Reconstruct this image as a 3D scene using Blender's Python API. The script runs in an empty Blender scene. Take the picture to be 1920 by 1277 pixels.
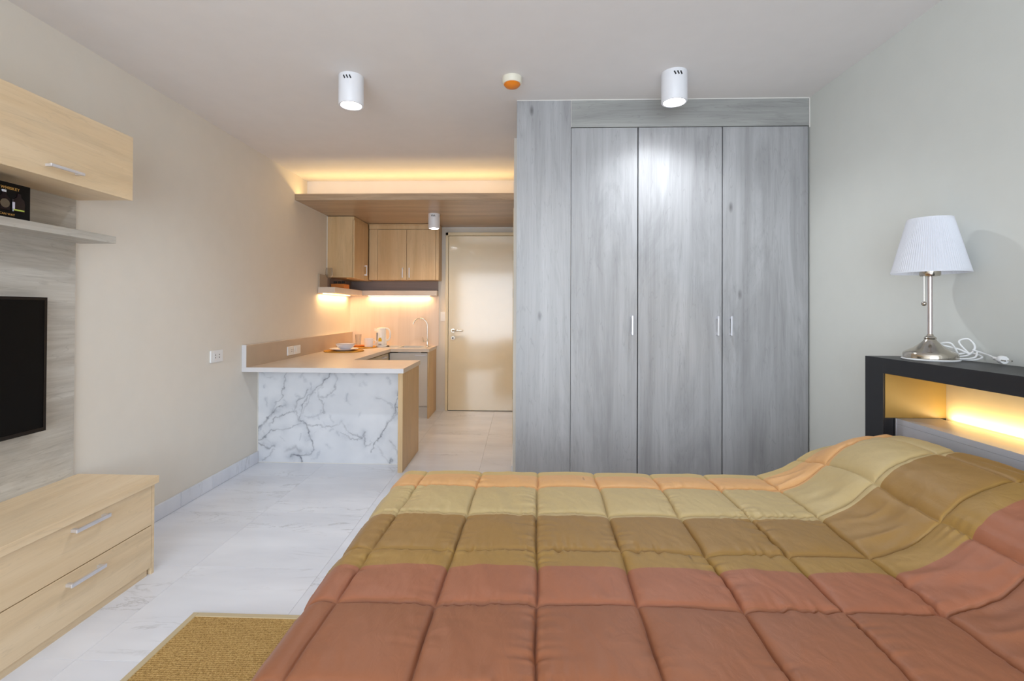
import bpy, bmesh, math, random
import numpy as np
from mathutils import Vector, Matrix
random.seed(7)
SC = bpy.context.scene
C = SC.collection
PI = math.pi

# ------------------------------------------------------------------ camera
F, CX, CY = 906.9138, 943.646, 574.5522
PIT, ROL, YAW, CAMH = .0076, .0046, -.0347, 1.19
def cam_basis():
    c, s = math.cos(YAW), math.sin(YAW)
    f0, r0, u0 = Vector((s, c, 0)), Vector((c, -s, 0)), Vector((0, 0, 1))
    cp, sp = math.cos(PIT), math.sin(PIT)
    Fw = f0*cp + u0*sp; U = u0*cp - f0*sp
    cr, sr = math.cos(ROL), math.sin(ROL)
    return r0*cr + U*sr, U*cr - r0*sr, Fw
R_, U_, F_ = cam_basis()
cd = bpy.data.cameras.new('camera')
co = bpy.data.objects.new('camera', cd); C.objects.link(co)
co.matrix_world = Matrix(((R_.x, U_.x, -F_.x, 0), (R_.y, U_.y, -F_.y, 0), (R_.z, U_.z, -F_.z, CAMH), (0, 0, 0, 1)))
cd.sensor_fit = 'HORIZONTAL'; cd.sensor_width = 36.0
cd.lens = F/1920*36
cd.shift_x = (960-CX)/1920
cd.shift_y = -(638.5-CY)/1920
cd.clip_start = .02
SC.camera = co

# ------------------------------------------------------------------ light
SC.view_settings.view_transform = 'Standard'
SC.view_settings.look = 'None'
SC.view_settings.gamma = 1
SC.view_settings.use_curve_mapping = False
SC.view_settings.exposure = 0.13
w = bpy.data.worlds.new('world'); SC.world = w; w.use_nodes = True
w.node_tree.nodes['Background'].inputs[0].default_value = (.75, .86, 1, 1)
w.node_tree.nodes['Background'].inputs[1].default_value = 1.0

def area(name, loc, sx, sy, power, col, direction, spread=180):
    l = bpy.data.lights.new(name, 'AREA'); l.shape = 'RECTANGLE'; l.size = sx; l.size_y = sy
    l.energy = power; l.color = col; l.spread = math.radians(spread)
    o = bpy.data.objects.new(name, l); C.objects.link(o)
    o.location = loc
    o.rotation_euler = Vector(direction).to_track_quat('-Z', 'Y').to_euler()
    return o
# daylight coming in through the glazed balcony opening behind the camera
area('window_daylight', (-.35, -2.12, 1.25), 2.7, 1.9, 104, (.80, .90, 1.0), (0, 1, .0))
WARM = (1.0, .66, .27)
def spot(name, loc, power, col, ang, blend, rad=.03):
    l = bpy.data.lights.new(name, 'SPOT'); l.energy = power; l.color = col
    l.spot_size = math.radians(ang); l.spot_blend = blend; l.shadow_soft_size = rad
    o = bpy.data.objects.new(name, l); C.objects.link(o); o.location = loc
    return o

# ------------------------------------------------------------------ helpers
ORG = {}
def tag(o, label=None, cat=None, group=None, kind=None):
    if label: o['label'] = label
    if cat: o['category'] = cat
    if group: o['group'] = group
    if kind: o['kind'] = kind
    return o
def thing(name, label, cat, loc, group=None):
    o = bpy.data.objects.new(name, None); C.objects.link(o)
    o.location = loc; ORG[o] = Vector(loc); o.empty_display_size = .05
    return tag(o, label, cat, group)
def org(p):
    while p is not None and p not in ORG: p = p.parent
    return ORG[p] if p is not None else Vector((0, 0, 0))
def obj(name, bm, m, parent=None, smooth=False, label=None, kind=None, base=None):
    """bm is in world coordinates; the mesh is stored relative to its thing's base"""
    L = org(parent) if parent is not None else (Vector(base) if base else Vector((0, 0, 0)))
    if L.length > 0: bmesh.ops.translate(bm, verts=bm.verts, vec=-L)
    me = bpy.data.meshes.new(name); bm.to_mesh(me); bm.free()
    if smooth:
        for p in me.polygons: p.use_smooth = True
        try: me.set_sharp_from_angle(angle=math.radians(38))
        except Exception: pass
    me.materials.append(m)
    o = bpy.data.objects.new(name, me); C.objects.link(o)
    if parent is not None: o.parent = parent
    else:
        o.location = L; ORG[o] = L
    if label: o['label'] = label
    if kind: o['kind'] = kind
    return o
def bx(bm, x0, x1, y0, y1, z0, z1, bev=0.0, seg=2):
    vs = [bm.verts.new((x, y, z)) for z in (z0, z1) for y in (y0, y1) for x in (x0, x1)]
    fs = [(0, 2, 3, 1), (4, 5, 7, 6), (0, 1, 5, 4), (1, 3, 7, 5), (3, 2, 6, 7), (2, 0, 4, 6)]
    faces = [bm.faces.new([vs[i] for i in f]) for f in fs]
    if bev > 0:
        es = list({e for f in faces for e in f.edges})
        bmesh.ops.bevel(bm, geom=es, offset=bev, segments=seg, profile=.5, affect='EDGES')
    return bm
def B(*a, **k):
    return bx(bmesh.new(), *a, **k)
def lathe(bm, prof, c, n=32, cap=True, squash=None):
    rings = []
    for r, z in prof:
        rings.append([bm.verts.new((c[0]+max(r, 1e-5)*math.cos(2*PI*i/n), c[1]+max(r, 1e-5)*math.sin(2*PI*i/n), c[2]+z)) for i in range(n)])
    for a, b in zip(rings, rings[1:]):
        for i in range(n):
            j = (i+1) % n; bm.faces.new((a[i], a[j], b[j], b[i]))
    if cap:
        bm.faces.new(list(reversed(rings[0]))); bm.faces.new(rings[-1])
    return bm
def tube(bm, pts, r, n=8, closed=False, cap=True):
    pts = [Vector(p) for p in pts]; N = len(pts); rings = []
    up = Vector((0, 0, 1)); prev = None
    for i, p in enumerate(pts):
        a = pts[(i-1) % N] if (closed or i > 0) else p
        b = pts[(i+1) % N] if (closed or i < N-1) else p
        t = (b-a).normalized()
        if prev is None:
            u = t.cross(up)
            if u.length < 1e-3: u = t.cross(Vector((1, 0, 0)))
            u.normalize()
        else:
            u = (prev - t*prev.dot(t)).normalized()
        prev = u; v = t.cross(u)
        rr = r[i] if isinstance(r, (list, tuple)) else r
        rings.append([bm.verts.new(p + (u*math.cos(2*PI*k/n)+v*math.sin(2*PI*k/n))*rr) for k in range(n)])
    M = N if closed else N-1
    for i in range(M):
        a, b = rings[i], rings[(i+1) % N]
        for k in range(n):
            j = (k+1) % n; bm.faces.new((a[k], a[j], b[j], b[k]))
    if not closed and cap:
        bm.faces.new(list(reversed(rings[0]))); bm.faces.new(rings[-1])
    bmesh.ops.recalc_face_normals(bm, faces=bm.faces)
    return bm
def spline(pts, n=8):
    P = [Vector(p) for p in pts]; P = [P[0]*2-P[1]] + P + [P[-1]*2-P[-2]]; out = []
    for i in range(1, len(P)-2):
        for k in range(n):
            t = k/n; a, b, c, d = P[i-1], P[i], P[i+1], P[i+2]
            out.append(.5*((2*b)+(c-a)*t+(2*a-5*b+4*c-d)*t*t+(3*b-a-3*c+d)*t**3))
    out.append(P[-2]); return out
def handle(parent, axis, nrm, c, length, m, wd=.012, out=.028, name='handle'):
    """bar pull: axis 0/1/2 along, nrm (axis, sign) outwards, c = centre on the surface"""
    bm = bmesh.new()
    na, sg = nrm; wa = 3-axis-na
    def put(l0, l1, o0, o1, w2, bev):
        lo, hi = [0]*3, [0]*3
        lo[axis], hi[axis] = c[axis]+l0, c[axis]+l1
        a, b = c[na]+sg*o0, c[na]+sg*o1
        lo[na], hi[na] = min(a, b), max(a, b)
        lo[wa], hi[wa] = c[wa]-w2, c[wa]+w2
        bx(bm, lo[0], hi[0], lo[1], hi[1], lo[2], hi[2], bev)
    L = length/2
    put(-L, L, out-.008, out, wd/2, .0015)
    put(-L+.004, -L+.016, 0, out-.006, wd/2*.8, 0)
    put(L-.016, L-.004, 0, out-.006, wd/2*.8, 0)
    return obj(name, bm, m, parent)

# ------------------------------------------------------------------ materials
def s2l(c):
    return tuple(((v/255)/12.92 if v/255 <= .04045 else ((v/255+.055)/1.055)**2.4) for v in c)
class NT:
    def __init__(s, name):
        s.m = bpy.data.materials.new(name); s.m.use_nodes = True
        s.t = s.m.node_tree; s.b = s.t.nodes['Principled BSDF']
    def n(s, typ, **k):
        nd = s.t.nodes.new(typ)
        for a, v in k.items(): setattr(nd, a, v)
        return nd
    def l(s, a, b): s.t.links.new(a, b)
    def coords(s, scale, kind='Object', rot=(0, 0, 0)):
        tc = s.n('ShaderNodeTexCoord'); mp = s.n('ShaderNodeMapping')
        mp.inputs['Scale'].default_value = scale; mp.inputs['Rotation'].default_value = rot
        s.l(tc.outputs[kind], mp.inputs[0]); return mp.outputs[0]
    def noise(s, vec, scale=1, detail=4, rough=.55, dist=0):
        nd = s.n('ShaderNodeTexNoise'); nd.inputs['Scale'].default_value = scale
        nd.inputs['Detail'].default_value = detail; nd.inputs['Roughness'].default_value = rough
        nd.inputs['Distortion'].default_value = dist
        s.l(vec, nd.inputs['Vector']); return nd.outputs['Fac']
    def ramp(s, fac, stops, interp='LINEAR'):
        r = s.n('ShaderNodeValToRGB'); r.color_ramp.interpolation = interp
        el = r.color_ramp.elements
        while len(el) < len(stops): el.new(.5)
        for e, (p, c) in zip(el, stops):
            e.position = p; e.color = (c[0], c[1], c[2], 1)
        s.l(fac, r.inputs[0]); return r.outputs[0]
    def mix(s, fac, a, b, mode='MIX'):
        x = s.n('ShaderNodeMix', data_type='RGBA', blend_type=mode)
        if isinstance(fac, (int, float)): x.inputs[0].default_value = fac
        else: s.l(fac, x.inputs[0])
        for i, v in ((6, a), (7, b)):
            if isinstance(v, tuple): x.inputs[i].default_value = (v[0], v[1], v[2], 1)
            else: s.l(v, x.inputs[i])
        return x.outputs[2]
    def bump(s, h, strength=.2, dist=.002):
        b = s.n('ShaderNodeBump'); b.inputs['Strength'].default_value = strength
        b.inputs['Distance'].default_value = dist
        s.l(h, b.inputs['Height']); s.l(b.outputs[0], s.b.inputs['Normal'])
    def set(s, col=None, rough=.5, metal=0, **k):
        if col is not None:
            if isinstance(col, tuple): s.b.inputs['Base Color'].default_value = (*col, 1)
            else: s.l(col, s.b.inputs['Base Color'])
        s.b.inputs['Roughness'].default_value = rough; s.b.inputs['Metallic'].default_value = metal
        for a, v in k.items(): s.b.inputs[a.replace('_', ' ')].default_value = v
        return s.m
def plain(name, rgb, rough=.5, metal=0, var=.04, **k):
    t = NT(name); c = s2l(rgb)
    f = t.noise(t.coords((9, 9, 9)), 1, 3)
    col = t.ramp(f, [(.3, tuple(v*(1-var) for v in c)), (.7, tuple(min(1, v*(1+var)) for v in c))])
    return t.set(col, rough, metal, **k)
def wood(name, dark, light, grain=2, rough=.42, knots=0, nax=1, contrast=1.0, fine=1.0, seed=0.0, patch=0.0):
    """grain: axis along which the grain runs"""
    t = NT(name)
    sc = [7.0, 7.0, 7.0]; sc[grain] = .55
    v = t.coords(tuple(sc))
    off = t.n('ShaderNodeVectorMath', operation='ADD'); off.inputs[1].default_value = (seed, seed*1.7, seed*.6)
    t.l(v, off.inputs[0]); v = off.outputs[0]
    big = t.noise(v, 1.0, 5, .6, .6)
    sf = [90.0, 90.0, 90.0]; sf[grain] = 1.6
    fn = t.noise(t.coords(tuple(sf)), 1.0, 3, .6)
    a = t.n('ShaderNodeMath', operation='MULTIPLY'); t.l(fn, a.inputs[0]); a.inputs[1].default_value = .45*fine
    b = t.n('ShaderNodeMath', operation='ADD'); t.l(big, b.inputs[0]); t.l(a.outputs[0], b.inputs[1])
    mid = .5+.225*fine; sp = .22/contrast
    d, l = s2l(dark), s2l(light)
    col = t.ramp(b.outputs[0], [(max(0, mid-sp), d), (min(1, mid+sp), l)])
    if patch:
        sp_ = [5.5, 5.5, 5.5]; sp_[grain] = .9
        pn_ = t.noise(t.coords(tuple(sp_)), 1.0, 6, .68, 1.6)
        pf = t.ramp(pn_, [(.47, (0, 0, 0)), (.66, (patch, patch, patch))])
        col = t.mix(pf, col, tuple(x*.55 for x in d))
        sp_ = [16, 16, 16]; sp_[grain] = 1.3
        wv = t.noise(t.coords(tuple(sp_)), 1.0, 2, .5, 2.2)
        lf = t.ramp(wv, [(.485, (0, 0, 0)), (.5, (patch*.8,)*3), (.515, (0, 0, 0))])
        col = t.mix(lf, col, tuple(x*.6 for x in d))
    if knots:
        sk = [5.5, 5.5, 5.5]; sk[grain] = 2.2; sk[nax] = .001
        vo = t.n('ShaderNodeTexVoronoi'); vo.inputs['Scale'].default_value = 1.0
        t.l(t.coords(tuple(sk)), vo.inputs['Vector'])
        kf = t.ramp(vo.outputs['Distance'], [(.02, (1, 1, 1)), (.085, (0, 0, 0))])
        k2 = t.n('ShaderNodeMath', operation='MULTIPLY'); k2.inputs[1].default_value = knots; t.l(kf, k2.inputs[0])
        col = t.mix(k2.outputs[0], col, tuple(x*.35 for x in d))
    t.bump(fn, .12, .0006)
    return t.set(col, rough)

M = {}
M['wall'] = plain('wall_paint', (230, 223, 212), .75, var=.012)
M['wall_r'] = plain('wall_paint_grey', (214, 215, 209), .75, var=.012)
M['ceil'] = plain('ceiling_paint', (232, 227, 224), .8, var=.012)
M['maple'] = wood('maple_laminate', (226, 197, 156), (243, 220, 186), 1, .42, contrast=.9, fine=.6, patch=.22)
M['maple_v'] = wood('maple_laminate_upright', (206, 170, 122), (228, 198, 154), 2, .4, contrast=.9, fine=.6, patch=.2)
M['grey_v'] = wood('grey_oak_upright', (150, 149, 150), (188, 188, 190), 2, .38, knots=.8, contrast=.8, fine=.8, patch=.3)
M['grey_x'] = wood('grey_oak_level', (146, 146, 144), (182, 182, 178), 0, .38, knots=.4, contrast=.8, patch=.35)
M['grey_y'] = wood('grey_oak_along_wall', (172, 164, 152), (214, 210, 202), 1, .45, knots=.6, nax=0, contrast=1.0, fine=.7, patch=.36)
M['soffit'] = wood('soffit_laminate', (164, 140, 116), (198, 176, 150), 0, .3, contrast=1.2, patch=.3)
M['splash'] = wood('splash_laminate', (214, 196, 180), (232, 216, 202), 2, .35, contrast=.7)
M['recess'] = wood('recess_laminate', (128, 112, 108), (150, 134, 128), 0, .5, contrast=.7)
M['counter'] = plain('counter_laminate', (222, 208, 194), .28, var=.03)
M['counter_edge'] = plain('counter_edge_band', (222, 220, 222), .35, var=.02)
M['upstand'] = plain('upstand_laminate', (190, 172, 152), .35, var=.03)
M['white_front'] = plain('white_gloss_front', (226, 222, 218), .2, var=.01)
M['beige_front'] = plain('beige_drawer_front', (214, 200, 172), .35, var=.02)
M['door'] = plain('door_enamel', (240, 224, 192), .14, var=.01, Coat_Weight=.6, Coat_Roughness=.08)
M['frame'] = plain('door_frame_enamel', (236, 220, 184), .3, var=.015)
M['white'] = plain('white_plastic', (238, 238, 238), .3, var=.01)
M['lampwhite'] = plain('white_powder_coat', (236, 236, 240), .4, var=.01)
M['bead'] = plain('white_sealant', (235, 232, 226), .5, var=.01)
M['black'] = plain('black_laminate', (24, 24, 28), .42, var=.05)
M['dark'] = plain('dark_gap', (26, 25, 26), .7)
M['alu'] = plain('brushed_aluminium', (226, 226, 232), .38, .75, var=.02)
M['chrome'] = plain('polished_chrome', (225, 222, 216), .12, 1.0, var=.01)
M['nickel'] = plain('satin_nickel', (196, 188, 176), .14, 1.0, var=.02)
M['pole'] = plain('satin_nickel_pole', (214, 204, 204), .3, 1.0, var=.02)
M['steel'] = plain('sink_steel', (224, 220, 212), .35, .7, var=.03)
M['brass'] = plain('hinge_metal', (150, 130, 100), .35, 1.0)
M['tvblack'] = plain('tv_screen', (8, 7, 6), .5, Specular_IOR_Level=.15)
M['tvbezel'] = plain('tv_bezel', (14, 10, 10), .22)
M['ledge'] = plain('grey_ledge_laminate', (170, 170, 176), .3, var=.04)
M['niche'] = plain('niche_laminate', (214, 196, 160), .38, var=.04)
M['niche_side'] = plain('niche_side_lit_gold', (132, 108, 56), .4, var=.04)  # warm grey laminate with the strip's gold light put into its colour
M['porcelain'] = plain('white_porcelain', (232, 232, 240), .15, var=.01)
M['wicker'] = wood('woven_straw', (176, 122, 40), (226, 170, 72), 0, .8)
M['orange'] = plain('orange_wood', (205, 120, 40), .5)
M['detector'] = plain('orange_dome', (226, 128, 28), .35, var=.08)
M['cream'] = plain('cream_plastic', (232, 226, 208), .4)
M['gold'] = plain('gold_ink', (205, 156, 78), .5)
M['card'] = plain('black_card', (9, 8, 8), .6, Specular_IOR_Level=.15)
M['tagyellow'] = plain('yellow_sticker', (214, 176, 20), .5)
M['bottle'] = plain('dark_bottle_glass', (26, 12, 14), .08)
M['grout'] = plain('grout', (226, 226, 230), .7)

def emit(name, col, strength):
    t = NT(name); t.b.inputs['Emission Color'].default_value = (*col, 1)
    t.b.inputs['Emission Strength'].default_value = strength
    return t.set((.8, .8, .8), .5)
M['led'] = emit('warm_led', (1.0, .72, .36), 5)
M['lampface'] = emit('lamp_face', (.95, .97, 1.0), 30)

def glassmat(name, tint=(1, 1, 1), alpha=.22):
    t = NT(name)
    tr = t.n('ShaderNodeBsdfTransparent'); gl = t.n('ShaderNodeBsdfGlossy'); mx = t.n('ShaderNodeMixShader')
    tr.inputs[0].default_value = (*tint, 1); gl.inputs['Roughness'].default_value = .03
    lw = t.n('ShaderNodeLayerWeight'); lw.inputs[0].default_value = .32
    t.l(lw.outputs['Facing'], mx.inputs[0]); t.l(tr.outputs[0], mx.inputs[1]); t.l(gl.outputs[0], mx.inputs[2])
    t.l(mx.outputs[0], t.t.nodes['Material Output'].inputs['Surface']); return t.m
M['glass'] = glassmat('clear_glass', (.93, .93, .93))

def floor_mat():
    t = NT('marble_floor_tile')
    g = t.n('ShaderNodeNewGeometry'); oi = t.n('ShaderNodeObjectInfo')
    ml = t.n('ShaderNodeVectorMath', operation='SCALE'); ml.inputs['Scale'].default_value = 37.0
    cb = t.n('ShaderNodeCombineXYZ'); t.l(oi.outputs['Random'], cb.inputs[0]); t.l(oi.outputs['Random'], cb.inputs[1])
    t.l(cb.outputs[0], ml.inputs[0])
    ad = t.n('ShaderNodeVectorMath', operation='ADD'); t.l(g.outputs['Position'], ad.inputs[0]); t.l(ml.outputs[0], ad.inputs[1])
    mp = t.n('ShaderNodeMapping'); mp.inputs['Scale'].default_value = (1.5, 4.6, 1); mp.inputs['Rotation'].default_value = (0, 0, .35)
    t.l(ad.outputs[0], mp.inputs[0])
    n1 = t.noise(mp.outputs[0], 1.3, 7, .62, .9)
    vein = t.ramp(n1, [(.475, (0, 0, 0)), (.495, (1, 1, 1)), (.515, (0, 0, 0))])
    n2 = t.noise(mp.outputs[0], 1.0, 3, .5)
    msk = t.ramp(n2, [(.5, (0, 0, 0)), (.66, (1, 1, 1))])
    f = t.n('ShaderNodeMath', operation='MULTIPLY'); t.l(vein, f.inputs[0]); t.l(msk, f.inputs[1])
    f2 = t.n('ShaderNodeMath', operation='MULTIPLY'); t.l(f.outputs[0], f2.inputs[0]); f2.inputs[1].default_value = .5
    cloud = t.ramp(t.noise(mp.outputs[0], .8, 3), [(.35, s2l((222, 224, 232))), (.7, s2l((238, 240, 247)))])
    return t.set(t.mix(f2.outputs[0], cloud, s2l((158, 158, 160))), .13)
M['floor'] = floor_mat()

def attr_mat(name, attr, rough, **k):
    t = NT(name); a = t.n('ShaderNodeAttribute'); a.attribute_name = attr
    return t.set(a.outputs['Color'], rough, **k)
M['marble'] = attr_mat('marble_print', 'print', .22)

def rug_mat():
    t = NT('sisal_weave')
    v = t.coords((1, 1, 1))
    wv = t.n('ShaderNodeTexWave', wave_type='BANDS', bands_direction='Y'); wv.inputs['Scale'].default_value = 34
    wv.inputs['Distortion'].default_value = 5; wv.inputs['Detail'].default_value = 2; wv.inputs['Detail Scale'].default_value = 6
    t.l(v, wv.inputs['Vector'])
    n = t.noise(t.coords((170, 120, 100)), 1, 3, .7)
    a = t.n('ShaderNodeMath', operation='MULTIPLY_ADD'); t.l(wv.outputs['Fac'], a.inputs[0]); a.inputs[1].default_value = .35; t.l(n, a.inputs[2])
    b = t.n('ShaderNodeMath', operation='MULTIPLY'); t.l(a.outputs[0], b.inputs[0]); b.inputs[1].default_value = .74
    big = t.noise(t.coords((2.2, 6, 1)), 1, 2)
    col = t.ramp(b.outputs[0], [(.22, s2l((120, 88, 38))), (.5, s2l((186, 148, 84))), (.75, s2l((216, 182, 122)))])
    col = t.mix(t.ramp(big, [(.35, (.12, .12, .12)), (.65, (0, 0, 0))]), col, s2l((130, 92, 40)))
    t.bump(b.outputs[0], .9, .004)
    return t.set(col, .95)
M['rug'] = rug_mat()
M['rugedge'] = plain('rug_binding', (196, 178, 144), .85)

def quilt_mat():
    t = NT('quilted_cotton')
    uv = t.n('ShaderNodeUVMap'); uv.uv_map = 'cloth'
    sep = t.n('ShaderNodeSeparateXYZ'); t.l(uv.outputs[0], sep.inputs[0])
    st = [(0, (150, 92, 60)), (1.066, (160, 98, 68)), (1.207, (162, 125, 60)), (1.305, (152, 115, 58)),
          (1.508, (192, 168, 118)), (1.757, (216, 164, 106)), (1.900, (196, 168, 110)), (2.02, (208, 160, 112))]
    mr = t.n('ShaderNodeMath', operation='MULTIPLY'); mr.inputs[1].default_value = 1/2.5; t.l(sep.outputs[1], mr.inputs[0])
    col = t.ramp(mr.outputs[0], [(p/2.5, s2l(c)) for p, c in st], 'CONSTANT')
    fib = t.noise(t.coords((60, 60, 60)), 1, 3, .6)
    col = t.mix(t.ramp(fib, [(.3, (.05, .05, .05)), (.7, (0, 0, 0))]), col, s2l((110, 70, 40)))
    wr = t.noise(t.coords((26, 16, 16)), 1, 5, .6, 1.2)
    t.bump(wr, .35, .004)
    return t.set(col, .52, Sheen_Weight=.06, Sheen_Roughness=.4)
M['quilt'] = quilt_mat()

def shade_mat():
    t = NT('pleated_shade_fabric')
    tl = t.n('ShaderNodeBsdfTranslucent'); tl.inputs[0].default_value = (.9, .9, .93, 1)
    mx = t.n('ShaderNodeMixShader'); mx.inputs[0].default_value = .3
    t.set(s2l((238, 240, 248)), .8)
    t.l(t.b.outputs[0], mx.inputs[1]); t.l(tl.outputs[0], mx.inputs[2])
    t.l(mx.outputs[0], t.t.nodes['Material Output'].inputs['Surface']); return t.m
M['shade'] = shade_mat()

# ------------------------------------------------------------------ setting
W, RW, D, HC, NEAR = -2.034, 1.643, 5.732, 2.409, -2.2
def struct(name, bm, m, **k):
    o = obj(name, bm, m, **k); o['kind'] = 'structure'; return o

floor = struct('floor', B(W-.1, RW+.1, NEAR-.1, D+.1, -.12, -.012), M['grout'])
TS, JT = .6, .0008
tile_cache = {}
def tile_mesh(w_, d_):
    k = (round(w_, 4), round(d_, 4))
    if k not in tile_cache:
        bm = bmesh.new(); bx(bm, 0, w_, 0, d_, -.012, 0)
        top = [e for e in bm.edges if all(v.co.z > -.001 for v in e.verts)]
        bmesh.ops.bevel(bm, geom=top, offset=.0005, segments=1, affect='EDGES')
        me = bpy.data.meshes.new('floor_tile'); bm.to_mesh(me); bm.free(); me.materials.append(M['floor'])
        tile_cache[k] = me
    return tile_cache[k]
xs = [-.297+TS*i for i in range(-4, 5)]; ys = [2.195+TS*i for i in range(-9, 8)]
for x in xs:
    for y in ys:
        x0, x1 = max(x, W), min(x+TS, RW); y0, y1 = max(y, NEAR), min(y+TS, D)
        if x1-x0 < .02 or y1-y0 < .02: continue
        o = bpy.data.objects.new('floor_tile', tile_mesh(x1-x0-JT, y1-y0-JT)); C.objects.link(o)
        o.location = (x0+JT/2, y0+JT/2, 0); o.parent = floor

ceil = struct('ceiling', B(W-.1, RW+.1, NEAR-.1, 4.60, HC, HC+.1), M['ceil'])
struct('trim_1', B(W, -.03, 4.54, D, 2.235, HC), M['ceil'])      # dropped beam behind the cove
struct('wall_left', B(W-.1, W, NEAR-.1, D+.1, -.05, HC+.05), M['wall'])
struct('wall_right', B(RW, RW+.1, NEAR-.1, D+.1, -.05, HC+.05), M['wall_r'])
struct('wall_far', B(W, RW, D, D+.1, -.05, HC+.05), M['wall'])
CW = -.047
struct('wall_corridor', B(CW, CW+.08, 3.42, D, 0, HC), M['wall'])
# wall behind the camera with a glazed opening
bm = bmesh.new()
bx(bm, W, -1.75, NEAR-.1, NEAR, -.05, HC+.05); bx(bm, 1.05, RW, NEAR-.1, NEAR, -.05, HC+.05)
bx(bm, -1.75, 1.05, NEAR-.1, NEAR, 2.25, HC+.05); bx(bm, -1.75, 1.05, NEAR-.1, NEAR, -.05, .1)
struct('wall_near', bm, M['wall'])
win = struct('window_1', B(-1.75, -1.70, NEAR-.08, NEAR-.02, .1, 2.25), M['white'])
bm = bmesh.new(); bx(bm, 1.0, 1.05, NEAR-.08, NEAR-.02, .1, 2.25); bx(bm, -.375, -.325, NEAR-.08, NEAR-.02, .15, 2.2)
bx(bm, -1.70, 1.0, NEAR-.08, NEAR-.02, 2.2, 2.25); bx(bm, -1.70, 1.0, NEAR-.08, NEAR-.02, .1, .15)
obj('window_frame', bm, M['white'], win)
for a, b in ((-1.70, -.375), (-.325, 1.0)):
    obj('window_pane', B(a, b, NEAR-.053, NEAR-.047, .15, 2.2), M['glass'], win)

# skirting of short floor-tile pieces along the left wall
bb = struct('baseboard_left', B(W, W+.004, 2.14, 3.697, .0, .086), M['grout'])
ys_ = [2.234+.3*i for i in range(-1, 6)]
for y in ys_:
    y0, y1 = max(y, 2.14), min(y+.3, 3.695)
    if y1-y0 > .02: obj('skirting_tile', B(W+.004, W+.012, y0+.001, y1-.001, .001, .088, bev=.0012, seg=1), M['floor'], bb)
bb2 = struct('baseboard_corridor', B(CW-.010, CW, 3.43, 4.29, 0, .088), M['white'])

# entrance door
dr = struct('door_1', B(-.8465, -.0835, D-.040, D-.012, .006, 2.064, bev=.002), M['door'])
bm = bmesh.new(); z = 2.105
bx(bm, -.882, -.850, D-.050, D, 0, z, .003); bx(bm, -.080, -.049, D-.050, D, 0, z, .003); bx(bm, -.882, -.049, D-.050, D, 2.068, z, .003)
obj('door_frame', bm, M['frame'], dr)
hp = D-.040
bm = bmesh.new()
tube(bm, [(-.79, hp, .945), (-.79, hp-.012, .945)], .024, 20)
tube(bm, spline([(-.79, hp-.01, .945), (-.79, hp-.045, .945), (-.77, hp-.052, .945), (-.67, hp-.052, .945)], 6), .009, 10)
obj('door_handle', bm, M['nickel'], dr, smooth=True)
bm = bmesh.new(); tube(bm, [(-.79, hp, .857), (-.79, hp-.012, .857)], .023, 20)
lk = obj('door_lock', bm, M['nickel'], dr, smooth=True)
obj('keyhole', B(-.796, -.784, hp-.0135, hp-.0115, .848, .868), M['dark'], lk)
for z in (1.83, 1.39, .20):
    obj('hinge', B(-.086, -.076, hp-.014, hp+.002, z-.055, z+.055, bev=.002), M['brass'], dr)
obj('door_gap', B(-.846, -.084, D-.035, D-.015, .0005, .006), M['dark'], dr)

# bathroom door frame seen edge-on on the corridor wall
d2 = struct('door_2', B(CW-.006, CW, 4.36, 5.12, .004, 2.06), M['frame'])
bm = bmesh.new(); bx(bm, CW-.016, CW, 4.31, 4.36, 0, 2.1); bx(bm, CW-.016, CW, 5.12, 5.17, 0, 2.1); bx(bm, CW-.016, CW, 4.36, 5.12, 2.06, 2.1)
obj('door_frame', bm, M['frame'], d2)
for z in (.18, 1.0, 1.8): obj('hinge', B(CW-.014, CW-.005, 4.352, 4.37, z-.05, z+.05), M['brass'], d2)

# ------------------------------------------------------------------ wardrobe
WY = 2.8016
wd = thing('wardrobe', 'tall built-in grey oak wardrobe with three handled doors reaching the ceiling', 'wardrobe', (.81, WY+.3, 0))
obj('carcass', B(-.018, 1.6395, WY+.040, WY+.62, 0, HC-.002), M['dark'], wd)
obj('side_panel', B(-.0225, .2905, WY, WY+.022, .0, HC-.003, bev=.001, seg=1), M['grey_v'], wd, label='plain full-height grey oak panel left of the doors')
obj('end_panel', B(-.0225, -.018, WY+.022, WY+.62, .0, HC-.003), M['grey_v'], wd)
obj('fascia', B(.293, 1.638, WY+.001, WY+.022, 2.249, HC-.003, bev=.001, seg=1), M['grey_x'], wd)
# doors get their own grain through their own origin
for i, (x0, x1, hx_) in enumerate(((.2925, .6715, .640), (.6775, 1.1505, 1.123), (1.1565, 1.6325, 1.198))):
    d = obj('door', B(x0, x1, WY, WY+.022, .03, 2.2445, bev=.0012, seg=1), M['grey_v'], wd)
    handle(d, 2, (1, -1), (hx_, WY, 1.106), .112, M['alu'], wd=.010)
bm = bmesh.new(); bx(bm, -.024, 1.641, WY-.002, WY+.004, HC-.0045, HC-.0005); bx(bm, 1.639, 1.6425, WY-.002, WY+.004, 2.24, HC-.005)
bx(bm, .2908, .2925, WY-.0015, WY+.004, 2.249, HC-.005)
obj('sealant_bead', bm, M['bead'], wd)

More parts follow.
